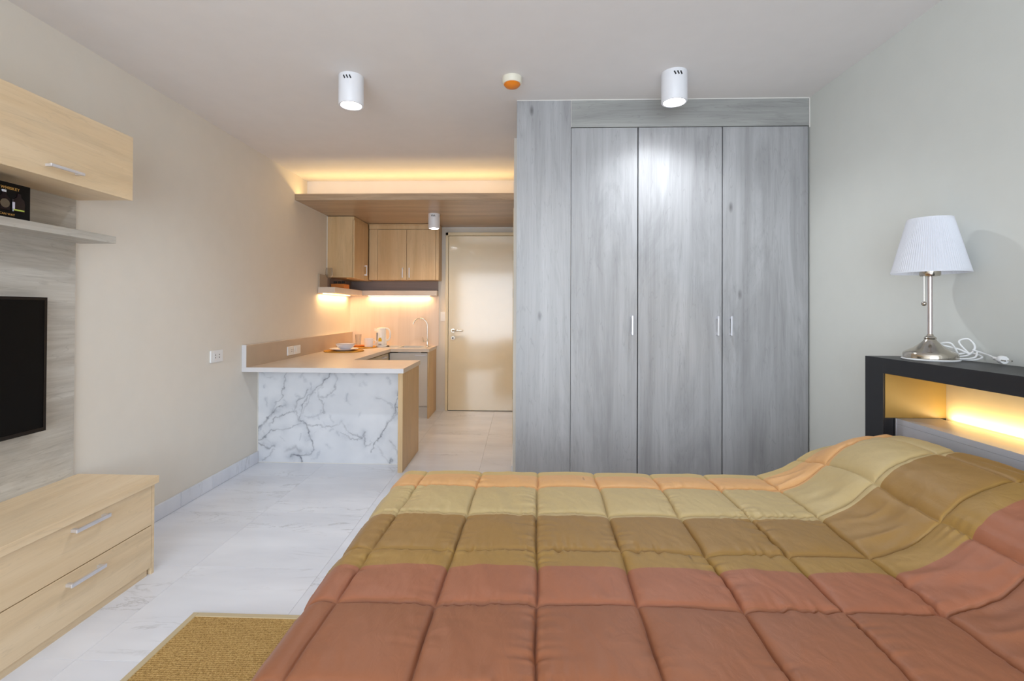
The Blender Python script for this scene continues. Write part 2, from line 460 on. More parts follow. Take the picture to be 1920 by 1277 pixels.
# ------------------------------------------------------------------ ceiling fittings
def downlight(c, r, hgt, label, power, group, ang=150, tint=(.90, .95, 1.0)):
    t = thing('ceiling_spotlight', label, 'lamp', (c[0], c[1], c[2]-hgt), group)
    bm = bmesh.new()
    prof = [(r*.3, hgt), (r, hgt), (r, .004), (r-.003, 0), (r-.010, 0), (r-.0125, .003), (r-.0135, .03), (.001, .03)]
    lathe(bm, prof, (c[0], c[1], c[2]-hgt), 40, cap=False)
    bmesh.ops.recalc_face_normals(bm, faces=bm.faces)
    obj('housing', bm, M['lampwhite'], t, smooth=True)
    bm = bmesh.new(); lathe(bm, [(.001, .003), (r-.014, .005), (r-.014, .022), (.001, .022)], (c[0], c[1], c[2]-hgt), 32, cap=False)
    bmesh.ops.recalc_face_normals(bm, faces=bm.faces)
    obj('light_face', bm, M['lampface'], t)
    for k in (-1, 0, 1):
        a = -PI/2 + k*.24
        bm = B(-.003, .003, -.002, .002, -.009, .009)
        bmesh.ops.rotate(bm, verts=bm.verts, cent=(0, 0, 0), matrix=Matrix.Rotation(a+PI/2, 3, 'Z') @ Matrix.Rotation(-.45, 3, 'Y'))
        bmesh.ops.translate(bm, verts=bm.verts, vec=(c[0]+r*math.cos(a), c[1]+r*math.sin(a), c[2]-.026))
        obj('vent_slot', bm, M['dark'], t)
    spot('spotlight_beam', (c[0], c[1], c[2]-hgt-.004), power, tint, ang, 1.0, .04)
downlight((-.89, 2.50, HC), .064, .152, 'white cylinder spotlight on the ceiling left of the orange detector', 33, None)
downlight((.785, 2.50, HC), .064, .152, 'white cylinder spotlight on the ceiling in front of the wardrobe', 35, None)
downlight((-.885, 4.93, 2.172), .060, .150, 'small white cylinder spotlight under the wooden kitchen soffit', 24, None, tint=(1.0, .76, .54))
t = thing('heat_detector', 'round cream heat detector with an orange dome between the two ceiling spotlights', 'detector', (-.047, 2.53, HC-.055))
bm = bmesh.new(); lathe(bm, [(.001, .055), (.052, .055), (.052, .030), (.046, .022), (.030, .022)], (-.047, 2.53, HC-.055), 32, cap=False)
bmesh.ops.recalc_face_normals(bm, faces=bm.faces); obj('base', bm, M['cream'], t, smooth=True)
bm = bmesh.new(); lathe(bm, [(.042, .024), (.043, .018), (.034, .008), (.018, .002), (.001, 0)], (-.047, 2.53, HC-.055), 32, cap=False)
bmesh.ops.recalc_face_normals(bm, faces=bm.faces); dm = obj('dome', bm, M['detector'], t, smooth=True)

# ------------------------------------------------------------------ kitchen
S0, S1 = 4.285, D
sf = thing('kitchen_soffit', 'wooden kitchen soffit with warm light glowing above it', 'soffit', (-1.04, 5.0, 2.172))
obj('panel', B(W, CW-.001, S0+.018, S1, 2.172, 2.184), M['soffit'], sf)
obj('front_lip', B(W, CW-.001, S0, S0+.018, 2.172, 2.230, bev=.001, seg=1), M['soffit'], sf)
obj('led_strip', B(W+.01, CW-.012, 4.384, 4.398, 2.185, 2.190), M['led'], sf)
obj('sealant_bead', B(W, W+.004, S0, 5.0, 2.167, 2.172), M['bead'], sf)
obj('back_bead', B(-1.70, CW-.001, D-.006, D, 2.162, 2.172), M['bead'], sf)
area('cove_light', (-1.04, 4.39, 2.195), 1.96, .012, 3.0, (1.0, .68, .27), (0, 0, 1)).rotation_euler = (PI+math.radians(38), 0, 0)

# upper cabinets
lc = thing('wall_cabinet', 'maple wall cabinet hung on the left wall of the kitchen, side panel facing the room', 'cabinet', (-1.89, 5.2, 1.51), 'kitchen wall cabinets')
lx = -1.741
obj('body', B(W+.006, lx-.020, 5.018, D-.002, 1.525, 2.168, bev=.001, seg=1), M['maple_v'], lc)
d = obj('door', B(lx-.018, lx, 5.020, 5.482, 1.520, 2.13, bev=.0015), M['maple_v'], lc)
handle(d, 2, (0, 1), (lx, 5.36, 1.625), .12, M['alu'], wd=.022)
obj('top_filler', B(lx-.024, lx-.006, 5.02, 5.49, 2.132, 2.168), M['maple_v'], lc)
obj('sealant_bead', B(W, W+.006, 5.016, 5.022, 1.53, 2.168), M['bead'], lc)
bc = thing('wall_cabinet', 'two-door maple wall cabinet on the far wall above the sink', 'cabinet', (-1.35, 5.6, 1.53), 'kitchen wall cabinets')
by = 5.50
obj('body', B(lx+.002, -.934, by+.020, D-.002, 1.530, 2.168), M['maple_v'], bc)
obj('side_panel', B(-.966, -.934, by+.004, by+.0195, 1.530, 2.11), M['maple_v'], bc)
obj('filler', B(lx+.004, -1.642, by+.002, by+.018, 1.530, 2.11), M['maple_v'], bc)
obj('top_filler', B(lx+.004, -.934, by-.004, by+.018, 2.113, 2.155), M['maple_v'], bc)
obj('cornice', B(lx+.004, -.934, by-.018, by+.018, 2.1555, 2.168, bev=.001, seg=1), M['maple_v'], bc)
for x0, x1, hx_ in ((-1.639, -1.3045, -1.345), (-1.3005, -.969, -1.267)):
    d = obj('door', B(x0, x1, by, by+.0185, 1.530, 2.108, bev=.0015), M['maple_v'], bc)
    handle(d, 2, (1, -1), (hx_, by, 1.612), .115, M['alu'], wd=.010)

# L-shaped open shelf with light strips below
sh = thing('corner_shelf', 'L-shaped open kitchen shelf with warm light strips under it', 'shelf', (-1.94, 5.2, 1.353))
SX, SY, SF = -1.858, 4.79, 5.63
bm = bmesh.new(); bx(bm, W+.004, SX, SY, D-.002, 1.353, 1.413, .001, 1)
obj('shelf_board', bm, M['counter'], sh)
obj('shelf_board', B(SX+.0005, -.975, SF, D-.002, 1.354, 1.413, bev=.001, seg=1), M['counter'], sh)
obj('back_board', B(W+.001, W+.016, SY+.01, 5.0, 1.414, 1.545), M['upstand'], sh)
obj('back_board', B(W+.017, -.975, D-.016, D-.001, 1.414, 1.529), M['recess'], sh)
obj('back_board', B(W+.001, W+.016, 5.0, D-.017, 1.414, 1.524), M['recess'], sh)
obj('light_strip', B(W+.03, W+.045, SY+.06, 5.6, 1.347, 1.353), M['led'], sh)
obj('light_strip', B(-1.80, -1.07, D-.05, D-.036, 1.348, 1.354), M['led'], sh)
area('shelf_light_left', (W+.04, 5.2, 1.345), .012, .8, 3.0, (1, .60, .26), (0, 0, -1)).rotation_euler = (0, 0, 0)
area('shelf_light_back', (-1.43, D-.045, 1.345), .74, .012, 2.7, (1, .60, .28), (0, 0, -1)).rotation_euler = (0, 0, 0)
sp = thing('backsplash', 'pinkish wood-look splashback panel behind the sink', 'splashback', (-1.5, D-.005, .76))
obj('panel', B(W, -.965, D-.010, D-.001, .76, 1.353), M['splash'], sp)

ZC = .762
ct = thing('countertop', 'long beige laminate worktop running from the peninsula round to the sink', 'worktop', (-1.5, 4.4, ZC-.034))
bm = bmesh.new()
P = [(W, 3.473), (-.841, 3.473), (-.841, 4.066), (-1.402, 4.066), (-1.418, 5.22), (-.990, 5.24), (-.990, D-.002), (W, D-.002)]
# the sink is let into a hole, so the slab is made of joining strips
def slab(bm, poly, z0, z1):
    a = [bm.verts.new((x, y, z0)) for x, y in poly]; b = [bm.verts.new((x, y, z1)) for x, y in poly]
    bm.faces.new(list(reversed(a))); bm.faces.new(b)
    for i in range(len(poly)):
        j = (i+1) % len(poly); bm.faces.new((a[i], a[j], b[j], b[i]))
HX0, HX1, HY0, HY1 = -1.36, -1.10, 5.36, 5.64
bx(bm, W, -.841, 3.475, 4.066, ZC-.034, ZC)
bx(bm, W, -1.41, 4.066, D-.002, ZC-.034, ZC)
bx(bm, -1.41, -.990, 5.24, HY0, ZC-.034, ZC); bx(bm, -1.41, -.990, HY1, D-.002, ZC-.034, ZC)
bx(bm, -1.41, HX0, HY0, HY1, ZC-.034, ZC); bx(bm, HX1, -.990, HY0, HY1, ZC-.034, ZC)
obj('slab', bm, M['counter'], ct)
obj('edge_band', B(W, -.8405, 3.4725, 3.475, ZC-.034, ZC, bev=.0008, seg=1), M['counter_edge'], ct, label='pale edge band facing the room')
up = thing('upstand', 'taupe upstand board along the left wall behind the worktop, white end', 'upstand', (W+.02, 4.4, ZC))
obj('board', B(W+.001, W+.034, 3.475, D-.011, ZC+.0005, .922), M['upstand'], up)
obj('end_band', B(W+.001, W+.034, 3.4725, 3.475, ZC+.0005, .925), M['counter_edge'], up)
obj('top_band', B(W+.001, W+.034, 3.475, D-.011, .922, .925), M['counter'], up)

# peninsula
def vnoise(x, y, seed=0):
    rng = np.random.RandomState(seed); T = rng.rand(256, 256)
    xi = np.floor(x).astype(int); yi = np.floor(y).astype(int); fx = x-xi; fy = y-yi
    fx = fx*fx*(3-2*fx); fy = fy*fy*(3-2*fy)
    g = lambda a, b: T[a % 256, b % 256]
    return (g(xi, yi)*(1-fx)*(1-fy)+g(xi+1, yi)*fx*(1-fy)+g(xi, yi+1)*(1-fx)*fy+g(xi+1, yi+1)*fx*fy)*2-1
def fbm(x, y, o=4, seed=0):
    s, a = 0, 1.0
    for i in range(o): s = s+a*vnoise(x*2**i, y*2**i, seed+i); a *= .5
    return s
def grid_mesh(name, X, Y, Z, mat, parent=None, base=(0, 0, 0), uv=None, col=None, flip=False):
    ny, nx = X.shape
    co_ = np.stack([X-base[0], Y-base[1], Z-base[2]], -1).reshape(-1, 3)
    i = np.arange(ny-1)[:, None]*nx+np.arange(nx-1)[None, :]
    q = np.stack([i, i+1, i+nx+1, i+nx], -1).reshape(-1, 4)
    if flip: q = q[:, ::-1]
    me = bpy.data.meshes.new(name)
    me.vertices.add(len(co_)); me.vertices.foreach_set('co', co_.ravel().astype(np.float32))
    me.loops.add(q.size); me.loops.foreach_set('vertex_index', q.ravel().astype(np.int32))
    me.polygons.add(len(q)); me.polygons.foreach_set('loop_start', np.arange(0, q.size, 4, dtype=np.int32))
    me.update(calc_edges=True)
    me.polygons.foreach_set('use_smooth', np.ones(len(q), bool))
    if uv is not None:
        u = me.uv_layers.new(name='cloth'); vals = np.stack(uv, -1).reshape(-1, 2)[q.ravel()]
        u.data.foreach_set('uv', vals.ravel().astype(np.float32))
    if col is not None:
        a = me.color_attributes.new('print', 'FLOAT_COLOR', 'POINT')
        c4 = np.concatenate([col.reshape(-1, 3), np.ones((len(co_), 1))], 1)
        a.data.foreach_set('color', c4.ravel().astype(np.float32))
    me.materials.append(mat); me.validate()
    o = bpy.data.objects.new(name, me); C.objects.link(o)
    if parent is not None: o.parent = parent
    else: o.location = base; ORG[o] = Vector(base)
    return o
pn = thing('peninsula', 'breakfast peninsula base with white veined marble panel and maple end board', 'peninsula', (-1.45, 3.85, 0))
PB = (-1.45, 3.85, 0)
PX0, PX1, PZ0, PZ1 = W+.006, -.890, .004, ZC-.036
nx, nz = 420, 270
gx, gz = np.meshgrid(np.linspace(PX0, PX1, nx), np.linspace(PZ0, PZ1, nz))
U = (gx-PX0)/(PX1-PX0)*1110+195; V = 1140-(gz-PZ0)/(PZ1-PZ0)*715   # pattern units
Un = U+9*fbm(U/60, V/60, 2, 3)+7*fbm(U/18, V/18, 3, 4); Vn = V+9*fbm(U/60+40, V/60, 2, 9)+7*fbm(U/18+9, V/18, 3, 5)
veins = [  # polyline, width, strength
 ([(750, 425), (740, 470), (700, 500), (690, 540), (640, 575), (610, 605), (570, 640), (540, 700), (520, 790), (510, 830)], 4.5, .75),
 ([(575, 590), (550, 640), (490, 670), (470, 740), (430, 765), (330, 795), (280, 860)], 5, .6),
 ([(470, 740), (490, 760), (515, 830), (560, 850), (575, 900), (585, 960), (620, 1030), (600, 1070), (540, 1080), (460, 1085)], 5, .7),
 ([(410, 425), (400, 480), (390, 560), (375, 630), (330, 690), (300, 750), (255, 820)], 4, .5),
 ([(405, 700), (330, 745), (290, 770), (260, 800), (255, 840), (200, 870), (193, 920)], 5, .7),
 ([(510, 850), (440, 880), (370, 900), (300, 905), (250, 950), (200, 975)], 4, .55),
 ([(193, 1000), (230, 1010), (270, 1040), (310, 1020)], 5, .6),
 ([(450, 1100), (470, 1080), (520, 1085), (535, 1110), (530, 1140)], 5, .9),
 ([(770, 460), (800, 500), (780, 580), (740, 620), (700, 645), (660, 640), (650, 590), (690, 560)], 6, .35),
 ([(650, 640), (690, 690), (695, 760), (640, 785), (550, 790)], 5, .35),
 ([(570, 850), (700, 860), (780, 855), (840, 830), (880, 890), (940, 925), (985, 950), (1000, 910), (1020, 1010), (1055, 995)], 5, .5),
 ([(830, 910), (890, 940), (940, 965), (985, 960)], 4, .4),
 ([(1310, 460), (1285, 520), (1260, 600), (1250, 660), (1240, 710), (1300, 715), (1270, 760), (1215, 800), (1180, 850), (1130, 920), (1085, 1000), (1060, 1060)], 4.5, .7),
 ([(1240, 710), (1240, 750), (1200, 810), (1180, 850)], 5, .8),
 ([(1305, 640), (1290, 690), (1285, 740), (1240, 770)], 4, .6),
 ([(1090, 640), (1150, 655), (1195, 690), (1230, 730)], 6, .28),
 ([(1200, 950), (1230, 1010), (1265, 1080), (1275, 1140)], 6, .4),
 ([(1110, 1010), (1150, 1080), (1210, 1140)], 6, .22),
 ([(1215, 1140), (1210, 1100), (1225, 1120)], 8, .6),
 ([(210, 440), (260, 480), (320, 500)], 7, .2), ([(860, 425), (900, 440)], 6, .5), ([(1000, 430), (1025, 460)], 6, .5),
 ([(630, 610), (600, 620), (580, 660), (555, 720), (530, 780)], 3.5, .5),
 ([(230, 1130), (280, 1090), (310, 1050)], 5, .35), ([(410, 1050), (470, 1020), (520, 1050)], 14, .3)]
ink = np.zeros_like(U); halo = np.zeros_like(U)
for pl, wdt, st in veins:
    dmin = np.full_like(U, 1e9)
    for (ax, ay), (bx_, by_) in zip(pl, pl[1:]):
        dx, dy = bx_-ax, by_-ay; L2 = dx*dx+dy*dy
        tt = np.clip(((Un-ax)*dx+(Vn-ay)*dy)/L2, 0, 1)
        dmin = np.minimum(dmin, np.hypot(Un-ax-tt*dx, Vn-ay-tt*dy))
    mod = .75+.5*vnoise(U/35, V/35, 21)
    ink = np.maximum(ink, st*np.clip(mod, .25, 1.1)*np.exp(-(dmin/wdt)**1.5))
    halo = np.maximum(halo, st*.62*np.exp(-(dmin/30)**1.1)*np.clip(.6+.8*vnoise(U/50, V/50, 31), 0, 1.3))
rs = np.random.RandomState(12)
for _ in range(46):   # short faint strokes scattered over the slab
    ax, ay = rs.uniform(200, 1300), rs.uniform(430, 1135); an_ = rs.uniform(.4, 1.5); ln = rs.uniform(15, 60)
    dx, dy = ln*math.cos(an_), -ln*math.sin(an_)*rs.choice([-1, 1]); L2 = dx*dx+dy*dy
    tt = np.clip(((Un-ax)*dx+(Vn-ay)*dy)/L2, 0, 1); dd = np.hypot(Un-ax-tt*dx, Vn-ay-tt*dy)
    halo = np.maximum(halo, rs.uniform(.15, .6)*np.exp(-(dd/rs.uniform(4, 11))**1.3))
cloud = np.clip(.5+.5*fbm(U/170, V/140, 4, 77), 0, 1)
base_c = np.array(s2l((236, 238, 243))); cl = np.array(s2l((212, 216, 224))); ic = np.array(s2l((92, 96, 108))); hc = np.array(s2l((168, 174, 186)))
colr = base_c*(1-cloud[..., None]*.45)+cl*cloud[..., None]*.45
colr = colr*(1-halo[..., None])+hc*halo[..., None]
colr = colr*(1-ink[..., None])+ic*ink[..., None]
grid_mesh('marble_panel', gx, np.full_like(gx, 3.697), gz, M['marble'], pn, PB, col=colr)
obj('core', B(PX0, -.889, 3.6975, 4.06, .004, ZC-.036), M['white_front'], pn)
obj('trim', B(W+.0005, W+.006, 3.692, 3.70, 0, ZC-.035), M['bead'], pn)
obj('trim', B(W+.006, -.889, 3.693, 3.70, 0, .004), M['bead'], pn)
obj('end_board', B(-.888, -.853, 3.508, 4.066, .0, ZC-.035, bev=.0008, seg=1), M['maple_v'], pn)

# base cabinets
bl = thing('base_cabinet', 'beige drawer base cabinet under the worktop along the left wall', 'cabinet', (-1.7, 4.7, 0), 'kitchen base cabinets')
obj('body', B(W+.005, -1.452, 4.067, D-.01, .10, ZC-.036), M['beige_front'], bl)
obj('plinth', B(W+.005, -1.50, 4.067, D-.01, 0, .10), M['white_front'], bl)
for y0, y1 in ((4.075, 4.45), (4.453, 4.83), (4.833, 5.25)):
    d = obj('drawer', B(-1.451, -1.434, y0, y1, .55, ZC-.050, bev=.001, seg=1), M['beige_front'], bl)
    handle(d, 1, (0, 1), (-1.434, (y0+y1)/2, .685), .12, M['alu'])
    obj('door', B(-1.451, -1.434, y0, y1, .11, .546, bev=.001, seg=1), M['beige_front'], bl)
bs = thing('base_cabinet', 'white sink base cabinet on the far wall with maple side panel', 'cabinet', (-1.2, 5.5, 0), 'kitchen base cabinets')
obj('body', B(-1.430, -1.014, 5.290, D-.01, .12, .60), M['white_front'], bs)
obj('plinth', B(-1.430, -1.014, 5.285, 5.30, 0, .12), M['white_front'], bs)
d = obj('door', B(-1.430, -1.012, 5.270, 5.287, .135, ZC-.048, bev=.0015), M['white_front'], bs)
handle(d, 0, (1, -1), (-1.085, 5.270, .690), .12, M['alu'], wd=.010)
obj('side_panel', B(-1.010, -.992, 5.262, D-.01, .0, ZC-.035, bev=.001, seg=1), M['maple_v'], bs)

# sink and tap
sk = thing('kitchen_sink', 'stainless steel sink with drainer let into the worktop', 'sink', (-1.29, 5.5, ZC))
bm = bmesh.new(); zt = ZC+.004
x0, x1, y0, y1 = -1.53, -1.045, 5.33, 5.67
ZS = ZC+.0006
bx(bm, x0, HX0, y0, y1, ZS, zt); bx(bm, HX1, x1, y0, y1, ZS, zt)
bx(bm, HX0, HX1, y0, HY0, ZS, zt); bx(bm, HX0, HX1, HY1, y1, ZS, zt)
obj('rim', bm, M['steel'], sk)
bm = bmesh.new()
bx(bm, HX0+.001, HX0+.003, HY0+.001, HY1-.001, ZC-.14, zt); bx(bm, HX1-.003, HX1-.001, HY0+.001, HY1-.001, ZC-.14, zt)
bx(bm, HX0+.003, HX1-.003, HY0+.001, HY0+.003, ZC-.14, zt); bx(bm, HX0+.003, HX1-.003, HY1-.003, HY1-.001, ZC-.14, zt)
bx(bm, HX0+.003, HX1-.003, HY0+.003, HY1-.003, ZC-.14, ZC-.138)
obj('bowl', bm, M['steel'], sk)
for i in range(5): obj('drainer_ridge', B(-1.51, -1.38, 5.38+.05*i, 5.388+.05*i, zt, zt+.003), M['steel'], sk)
fc = thing('kitchen_tap', 'slim swan-neck chrome tap beside the sink', 'tap', (-1.062, 5.56, zt))
fx, fy = -1.070, 5.56
bm = bmesh.new(); lathe(bm, [(.018, 0), (.018, .01), (.012, .014), (.012, .075), (.008, .085), (.0055, .09)], (fx, fy, zt), 20)
obj('body', bm, M['chrome'], fc, smooth=True)
bm = bmesh.new(); pts = [(fx, fy, zt+.085), (fx, fy, zt+.24)]
for k in range(0, 15):
    a = k/14*PI*.93; pts.append((fx-.083+.083*math.cos(a), fy-.01*k/14, zt+.24+.083*math.sin(a)))
tube(bm, pts, .0065, 10); obj('spout', bm, M['chrome'], fc, smooth=True)
bm = bmesh.new(); tube(bm, [(fx, fy, zt+.055), (fx-.045, fy-.01, zt+.062)], .006, 8); tube(bm, [(fx-.045, fy-.01, zt+.05), (fx-.052, fy-.01, zt+.105)], .0045, 8)
obj('lever', bm, M['chrome'], fc, smooth=True)

# kettle
kx, ky = -1.590, 5.50
kt = thing('electric_kettle', 'white plastic electric kettle with a yellow sticker left of the sink', 'kettle', (kx, ky, ZC))
bm = bmesh.new(); lathe(bm, [(.066, 0), (.068, .004), (.068, .016), (.062, .020)], (kx, ky, ZC+.0005), 32); obj('power_base', bm, M['white'], kt, smooth=True)
bm = bmesh.new(); lathe(bm, [(.060, .022), (.064, .03), (.062, .08), (.055, .16), (.050, .205), (.044, .216), (.020, .222), (.001, .223)], (kx, ky, ZC), 36, cap=False)
bmesh.ops.recalc_face_normals(bm, faces=bm.faces)
bd = obj('body', bm, M['white'], kt, smooth=True)
bm = bmesh.new(); slab(bm, [(kx-.078, ky-.006), (kx-.045, ky-.024), (kx-.045, ky+.024), (kx-.078, ky+.006)], ZC+.180, ZC+.208); obj('spout', bm, M['white'], kt)
bm = bmesh.new(); tube(bm, spline([(kx+.035, ky, ZC+.212), (kx+.075, ky, ZC+.208), (kx+.100, ky, ZC+.175), (kx+.102, ky, ZC+.12), (kx+.088, ky, ZC+.085), (kx+.058, ky, ZC+.070)], 6), .010, 10)
obj('handle', bm, M['white'], kt, smooth=True)
bm = B(kx-.040, kx-.028, ky-.060, ky-.046, ZC+.075, ZC+.165, bev=.003); obj('water_window', bm, plain('smoked_window', (150, 140, 140), .2), kt)
bm = bmesh.new(); slab(bm, [(-.019, -.001), (.019, -.001), (.019, .001), (-.019, .001)], 0, .03)
bmesh.ops.translate(bm, verts=bm.verts, vec=(kx+.004, ky-.062, ZC+.065)); bx(bm, kx-.009, kx+.017, ky-.0625, ky-.0605, ZC+.095, ZC+.108)
obj('sticker', bm, M['tagyellow'], kt)
obj('switch', B(kx-.012, kx+.022, ky-.072, ky-.064, ZC+.030, ZC+.038, bev=.001), plain('grey_switch', (150, 150, 160), .4), kt)
pc = thing('plug_adaptor', 'tiny dark plug lying on the worktop right of the kettle', 'plug', (-1.5, 5.42, ZC))
obj('plug', B(-1.512, -1.488, 5.46, 5.474, ZC+.005, ZC+.018, bev=.003), M['dark'], pc)
bm = bmesh.new(); tube(bm, [(-1.488, 5.467, ZC+.011), (-1.474, 5.467, ZC+.011)], .002, 6); obj('pin', bm, M['nickel'], pc)
bm = bmesh.new(); tube(bm, [(-1.512, 5.467, ZC+.011), (-1.525, 5.475, ZC+.007)], .003, 6); obj('cable', bm, M['dark'], pc)

# tableware
def placemat(c, r, label):
    t = thing('placemat', label, 'placemat', (c[0], c[1], ZC), None)
    bm = bmesh.new(); prof = [(.001, .002)]; n = 11
    for k in range(n):
        r0 = r*k/n; r1 = r*(k+1)/n
        prof += [(r0+.002, .0025), ((r0+r1)/2, .007), (r1-.001, .0025)]
    prof += [(r, 0), (.001, 0)]
    lathe(bm, prof, (c[0], c[1], ZC+.0003), 48, cap=False); bmesh.ops.recalc_face_normals(bm, faces=bm.faces)
    obj('woven_disc', bm, M['wicker'], t, smooth=False)
    bm = bmesh.new(); tube(bm, [(c[0]+r*math.cos(a*2*PI/48), c[1]+r*math.sin(a*2*PI/48), ZC+.0065) for a in range(48)], .0055, 6, closed=True)
    obj('rim_braid', bm, M['wicker'], t)
placemat((-1.79, 4.87), .192, 'round woven placemat under the stacked plate and bowl')
placemat((-1.80, 5.38), .185, 'round woven placemat farther back under the mug and tumbler')
pl = thing('dinner_plate', 'white dinner plate on the nearer placemat, under the bowl', 'plate', (-1.79, 4.87, ZC+.0077))
bm = bmesh.new(); lathe(bm, [(.001, 0), (.075, 0), (.080, .004), (.130, .016), (.142, .020), (.142, .023), (.128, .020), (.082, .009), (.001, .009)], (-1.79, 4.87, ZC+.0077), 40, cap=False)
bmesh.ops.recalc_face_normals(bm, faces=bm.faces); obj('dish', bm, M['porcelain'], pl, smooth=True)
bw = thing('soup_bowl', 'white soup bowl with dark rim stacked on the dinner plate', 'bowl', (-1.775, 4.87, ZC+.0172))
bm = bmesh.new(); lathe(bm, [(.001, 0), (.045, 0), (.048, .006), (.070, .02), (.090, .045), (.098, .060), (.094, .060), (.068, .026), (.045, .012), (.001, .010)], (-1.775, 4.87, ZC+.0172), 40, cap=False)
bmesh.ops.recalc_face_normals(bm, faces=bm.faces); b_ = obj('vessel', bm, M['porcelain'], bw, smooth=True)
bm = bmesh.new(); tube(bm, [(-1.775+.096*math.cos(a*2*PI/40), 4.87+.096*math.sin(a*2*PI/40), ZC+.0775) for a in range(40)], .0022, 6, closed=True)
obj('rim_line', bm, plain('blue_grey_glaze', (120, 122, 142), .3), bw, smooth=True)
mg = thing('mug', 'white mug on the farther placemat', 'mug', (-1.69, 5.36, ZC+.0077))
bm = bmesh.new(); lathe(bm, [(.001, 0), (.040, 0), (.046, .004), (.052, .095), (.050, .096), (.044, .010), (.001, .008)], (-1.69, 5.36, ZC+.0077), 32, cap=False)
bmesh.ops.recalc_face_normals(bm, faces=bm.faces); obj('cup', bm, M['porcelain'], mg, smooth=True)
bm = bmesh.new(); tube(bm, spline([(-1.642, 5.37, ZC+.088), (-1.618, 5.375, ZC+.075), (-1.620, 5.375, ZC+.045), (-1.645, 5.37, ZC+.03)], 5), .005, 8); obj('handle', bm, M['porcelain'], mg, smooth=True)
cs = thing('wooden_coaster', 'small round orange-brown wooden coaster on the farther placemat', 'coaster', (-1.83, 5.42, ZC+.0077))
bm = bmesh.new(); lathe(bm, [(.06, 0), (.068, .004), (.068, .014), (.064, .018)], (-1.83, 5.42, ZC+.0077), 28); obj('disc', bm, M['orange'], cs, smooth=True)
def tumbler(c, z, label):
    gl = thing('glass_tumbler', label, 'glass', (c[0], c[1], z))
    bm = bmesh.new(); lathe(bm, [(.001, 0), (.028, 0), (.036, .12), (.0345, .12), (.027, .010), (.001, .008)], (c[0], c[1], z), 28, cap=False)
    bmesh.ops.recalc_face_normals(bm, faces=bm.faces); obj('vessel', bm, M['glass'], gl, smooth=True)
tumbler((-1.83, 5.42), ZC+.026, 'clear glass tumbler standing on the small wooden coaster')

wg = thing('wine_glass', 'stemmed clear wine glass at the near end of the kitchen shelf', 'glass', (-1.945, 4.86, 1.4135))
g0 = (-1.945, 4.86, 1.4135)
bm = bmesh.new(); lathe(bm, [(.033, 0), (.033, .002), (.006, .005), (.004, .012), (.0038, .085), (.006, .092)], g0, 28); obj('stem', bm, M['glass'], wg, smooth=True)
bm = bmesh.new(); lathe(bm, [(.005, .090), (.025, .100), (.038, .125), (.038, .150), (.031, .200), (.030, .200), (.036, .150), (.036, .126), (.024, .103), (.001, .095)], g0, 28, cap=False)
bmesh.ops.recalc_face_normals(bm, faces=bm.faces); obj('bowl', bm, M['glass'], wg, smooth=True)
cr = thing('spice_crate', 'small orange wooden crate on the kitchen shelf holding dark-lidded jars', 'crate', (-1.93, 5.14, 1.4135))
bm = bmesh.new(); X0, X1, Y0, Y1, z0 = -2.005, -1.865, 5.06, 5.22, 1.4137
bx(bm, X0, X1, Y0, Y1, z0, z0+.008); bx(bm, X0, X1, Y0, Y0+.008, z0+.008, z0+.045); bx(bm, X0, X1, Y1-.008, Y1, z0+.008, z0+.045)
bx(bm, X0, X0+.008, Y0+.008, Y1-.008, z0+.008, z0+.045); bx(bm, X1-.008, X1, Y0+.008, Y1-.008, z0+.008, z0+.045)
obj('box', bm, M['orange'], cr)
for i, x in enumerate((-1.977, -1.935, -1.893)):
    j = thing('spice_jar', ['leftmost dark-lidded spice jar in the orange crate', 'middle dark-lidded spice jar in the orange crate', 'rightmost dark-lidded spice jar in the orange crate'][i], 'jar', (x, 5.11, z0+.008), 'spice jars in the orange crate')
    bm = bmesh.new(); lathe(bm, [(.016, 0), (.017, .003), (.017, .040), (.013, .046)], (x, 5.11, z0+.0085), 20); obj('jar_body', bm, M['glass'], j, smooth=True)
    bm = bmesh.new(); lathe(bm, [(.017, .046), (.0175, .048), (.0175, .066), (.016, .068)], (x, 5.11, z0+.0085), 20); obj('lid', bm, M['dark'], j, smooth=True)

# sockets and switch
def plate_x(name, label, cat, x, y0, y1, z0, z1, holes=None, group=None, nrm=1):
    t = thing(name, label, cat, (x, (y0+y1)/2, (z0+z1)/2), group)
    p_ = obj('faceplate', B(x, x+.010, y0, y1, z0, z1, bev=.003), M['white'], t)
    for (hy, hz, hw, hh) in (holes or []):
        obj('slot', B(x+.0098, x+.0112, hy-hw, hy+hw, hz-hh, hz+hh), M['dark'], t)
    return t
t = plate_x('wall_socket', 'white double socket on the bare left wall above the skirting', 'socket', W, 3.105, 3.235, .833, .913, None)
obj('insert', B(W+.010, W+.0125, 3.135, 3.205, .848, .898, bev=.001, seg=1), M['white'], t)
for hy in (3.150, 3.190):
    for dz in (-.009, .009):
        obj('slot', B(W+.0123, W+.0135, hy-.0022, hy+.0022, .873+dz-.004, .873+dz+.004), M['dark'], t)
for i, (y0, y1) in enumerate(((4.09, 4.205), (4.215, 4.33))):
    t = plate_x('wall_socket' if i == 0 else 'wall_switch', ['white socket on the taupe upstand, nearer of the pair', 'white blank switch plate on the taupe upstand, farther of the pair'][i], ['socket', 'switch'][i], W+.034, y0, y1, .790, .866, None)
    if i == 0:
        for hy in (4.155, 4.180):
            for dz in (-.008, .008): obj('slot', B(W+.0438, W+.0452, hy-.002, hy+.002, .828+dz-.003, .828+dz+.003), M['dark'], t)
    else: obj('rocker', B(W+.044, W+.0465, 4.245, 4.30, .805, .851, bev=.001, seg=1), M['white'], t)
t = thing('light_switch', 'white light switch plate beside the entrance door', 'switch', (-.915, D, 1.11))
